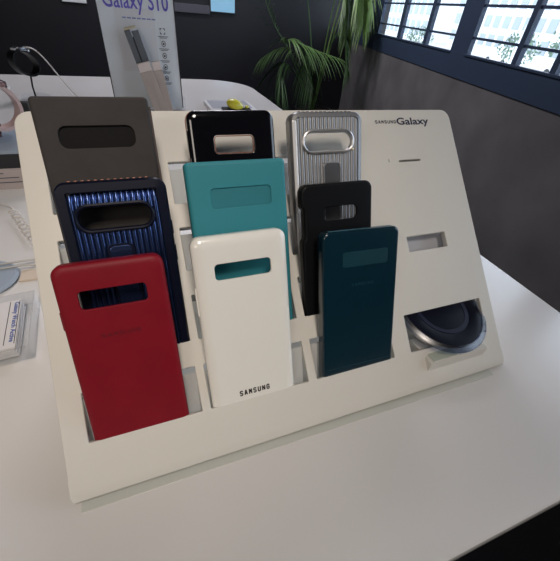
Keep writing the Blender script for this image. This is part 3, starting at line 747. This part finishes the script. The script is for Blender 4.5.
# ------------------------------------------------------------------ watches on the left
def watch(o, c, rx, rz, band, tilt, yaw, m_strap, m_case, face_ang):
    MM = Matrix.Translation(c) @ rotm('Z', yaw) @ rotm('Y', tilt)
    bm = bmesh.new(); n = 40; rings = []
    for k in range(n):
        a = 2 * math.pi * k / n; th = 0.0052
        ring = []
        for dr, dy in ((-th / 2, -band), (th / 2, -band), (th / 2, band), (-th / 2, band)):
            ring.append(bm.verts.new(MM @ Vector(((rx + dr) * math.cos(a), dy * (1 if dr else 1), (rz + dr) * math.sin(a)))))
        rings.append(ring)
    for k in range(n): bridge(bm, rings[k], rings[(k + 1) % n])
    link('strap', bm, m_strap, o, ang=50)
    a = R(face_ang); P = MM @ Matrix.Translation(((rx + .002) * math.cos(a), 0, (rz + .002) * math.sin(a))) @ rotm('Y', 90 - face_ang)
    bm = bmesh.new(); lathe(bm, [(0.012, -0.003), (0.0175, -0.002), (0.0182, 0.003), (0.0168, 0.006), (0.015, 0.0062)], 32, P); w = link('watch_body', bm, m_case, o)
    bm = bmesh.new(); lathe(bm, [(0.0148, 0.0055), (0.0146, 0.0064), (0.001, 0.0066)], 32, P); link('watch_face', bm, 'blackgloss', w)
    bm = bmesh.new()
    for q in (-1, 1): box(bm, (q * 0.0185 - 0.002, -0.010, -0.004), (q * 0.0185 + 0.002, 0.010, 0.001), P)
    link('lugs', bm, 'glintlug', w)
    bm = bmesh.new(); tube(bm, [P @ Vector((0, 0.0175, 0.001)), P @ Vector((0, 0.0205, 0.001))], 0.0022); link('crown', bm, 'chrome', w)
o = thing('smartwatch', 'black smartwatch on a thin post before the dark wall, top left', 'watch', (-0.197, 1.25, 0))
watch(o, Vector((-0.0015, 0, 0.094)), 0.037, 0.029, 0.015, 38, 42, 'blackgrey', 'steel', 122)
bm = bmesh.new(); tube(bm, [(-0.004, 0.014, 0), (-0.002, 0.006, 0.03), (0.004, 0, 0.062)], 0.0024); link('post', bm, 'blackgrey', o)
bm = bmesh.new(); lathe(bm, [(0.040, 0), (0.040, 0.006), (0.036, 0.009), (0.002, 0.009)], 32); link('base', bm, 'acryl', o)
bm = bmesh.new(); n = 40
tube(bm, bez([(0.008, -0.004, 0.132), (0.055, 0, 0.145), (0.06, 0, 0.08), (0.115, 0, -0.01), (0.13, -0.02, 0.0025)], 30), 0.0019); link('cable', bm, 'cable', o)
# display riser under the rose watch
rb = thing('display_box', 'low display box with a black band at the left edge behind the stand', 'box', (-0.19, 0.62, 0))
bxo('printed_base', (-0.11, -0.06, 0), (0.095, 0.06, 0.036), 'pinkish', rb, 0.001)
bxo('black_band', (-0.109, -0.059, 0.036), (0.094, 0.059, 0.060), 'ink', rb, 0.001)
bxo('top_plate', (-0.11, -0.06, 0.060), (0.095, 0.06, 0.0660), 'bluebase', rb, 0.001)
bm = bmesh.new()
for k in range(3): box(bm, (-0.10 + 0.0, -0.0606, 0.012 + 0.008 * k), (0.09 - 0.02 * k, -0.0598, 0.0132 + 0.008 * k))
link('printed_lines', bm, 'faint', rb)
o = thing('smartwatch', 'rose smartwatch with pale strap on a stand at the left edge', 'watch', (-0.150, 0.62, 0.066))
watch(o, Vector((0.018, 0, 0.0535)), 0.036, 0.033, 0.013, 50, 30, 'rose', 'rosemetal', 120)
bm = bmesh.new(); tube(bm, [(0.008, 0.004, 0.004), (0.010, 0.002, 0.012), (0.014, 0, 0.026)], 0.003); link('post', bm, 'rosemetal', o)
bm = bmesh.new(); lathe(bm, [(0.026, 0), (0.026, 0.003), (0.022, 0.0055), (0.001, 0.0055)], 32); link('base', bm, 'acryl', o)
o = thing('power_adapter', 'narrow upright black block behind the top left corner of the stand', 'adapter', (-0.154, 0.90, 0))
bxo('body', (-0.008, -0.010, 0), (0.009, 0.010, 0.065), 'ink', o, 0.002); bxo('plug', (-0.005, 0.010, 0.010), (0.005, 0.022, 0.018), 'blackgrey', o, 0.001)

# coiled white cable, straight cables, grey pad
o = thing('coiled_cable', 'white coiled security cable on the table at the left edge', 'cable', (-0.098, 0.415, 0))
bm = bmesh.new(); tube(bm, bez([(-0.10, 0.10, 0.003), (-0.045, 0.085, 0.004), (-0.022, 0.075, 0.004), (-0.016, 0.04, 0.006)], 16), 0.0017); link('lead', bm, 'cable', o)
bm = bmesh.new(); A, B = Vector((-0.016, 0.040, 0.0072)), Vector((0.026, -0.055, 0.0072)); ax = (B - A); L = ax.length; ax.normalize(); sd = ax.cross(Vector((0, 0, 1)))
N = 220; turns = 8
tube(bm, [A + ax * L * i / N + sd * 0.0058 * math.cos(turns * 6.2832 * i / N) + Vector((0, 0, 0.0055 * math.sin(turns * 6.2832 * i / N))) for i in range(N + 1)], 0.0013, 6); link('coil', bm, 'cable', o)
pd = thing('charging_pad', 'pale grey blue rounded pad at the left edge under two thin cables', 'pad', (-0.118, 0.295, 0))
bm = bmesh.new(); lathe(bm, [(0.026, 0), (0.036, 0.001), (0.038, 0.004), (0.035, 0.007), (0.001, 0.0075)], 48, Matrix.Translation((0, -0.006, 0))); link('pad', bm, 'bluebase', pd)
bm = bmesh.new(); lathe(bm, [(0.016, 0.0072), (0.015, 0.0125), (0.001, 0.013)], 24, Matrix.Translation((-0.02, 0.012, 0))); link('raised_stud', bm, 'bluebase', pd)
bxo('cream_tab', (0.0385, -0.016, 0), (0.066, 0.006, 0.003), 'cream', pd, 0.001)
for q, (dy, lab) in enumerate(((0.014, 'upper of two thin cables running across the grey pad'), (0.004, 'lower of two thin cables running across the grey pad'))):
    bm = bmesh.new(); z = 0.0092; o = thing('thin_cable', lab, 'cable', (-0.118, 0.295, 0))
    tube(bm, [(-0.10, dy - 0.012 + 0.01 * q, 0.0013), (-0.058, dy - 0.006 + 0.006 * q, 0.002), (-0.040, dy - .004, z), (0.0, dy, z), (0.040, dy + 0.004, z - 0.0005), (0.062, dy + 0.010 - 0.004 * q, 0.0045), (0.092, dy + 0.014 - 0.005 * q, 0.0013)], 0.0012, 6)
    link('sleeve', bm, 'cableg', o)

# clear box of cards
cb = thing('card_box', 'clear plastic box of white cards with blue lettering at the left edge', 'card box', (-0.093, 0.188, 0), (0, 0, R(5)))
for k in range(4):
    bxo('card', (-0.042 - 0.0004 * (k % 2), -0.036, 0.0018 + k * 0.0034), (0.0330 - 0.0007 * (k % 3), 0.036, 0.0049 + k * 0.0034), 'paper', cb, 0.0004)
bm = bmesh.new(); x0, x1, y0, y1, zt = -0.046, 0.046, -0.0430, 0.0430, 0.0185; t = 0.0014
box(bm, (x0, y0, 0), (x1, y1, t)); box(bm, (x0, y0, t), (x0 + t, y1, zt)); box(bm, (x1 - t, y0, t), (x1, y1, zt)); box(bm, (x0 + t, y0, t), (x1 - t, y0 + t, zt)); box(bm, (x0 + t, y1 - t, t), (x1 - t, y1, zt))
link('clear_box', bm, 'acryl', cb)
ZC = 0.0152
text('card_lettering', 'Galaxy Watch Active', 0.060, 0.0040, 'blueink', cb, (0.0275, 0.032, ZC), (0, 0, R(-90)), bold=0.015)
bm = bmesh.new(); box(bm, (0.0230, -0.031, ZC - 0.0003), (0.0236, 0.034, ZC + 0.0001)); box(bm, (0.0315, -0.031, ZC - 0.0003), (0.0321, 0.034, ZC + 0.0001)); link('ruled_lines', bm, 'ink', cb)
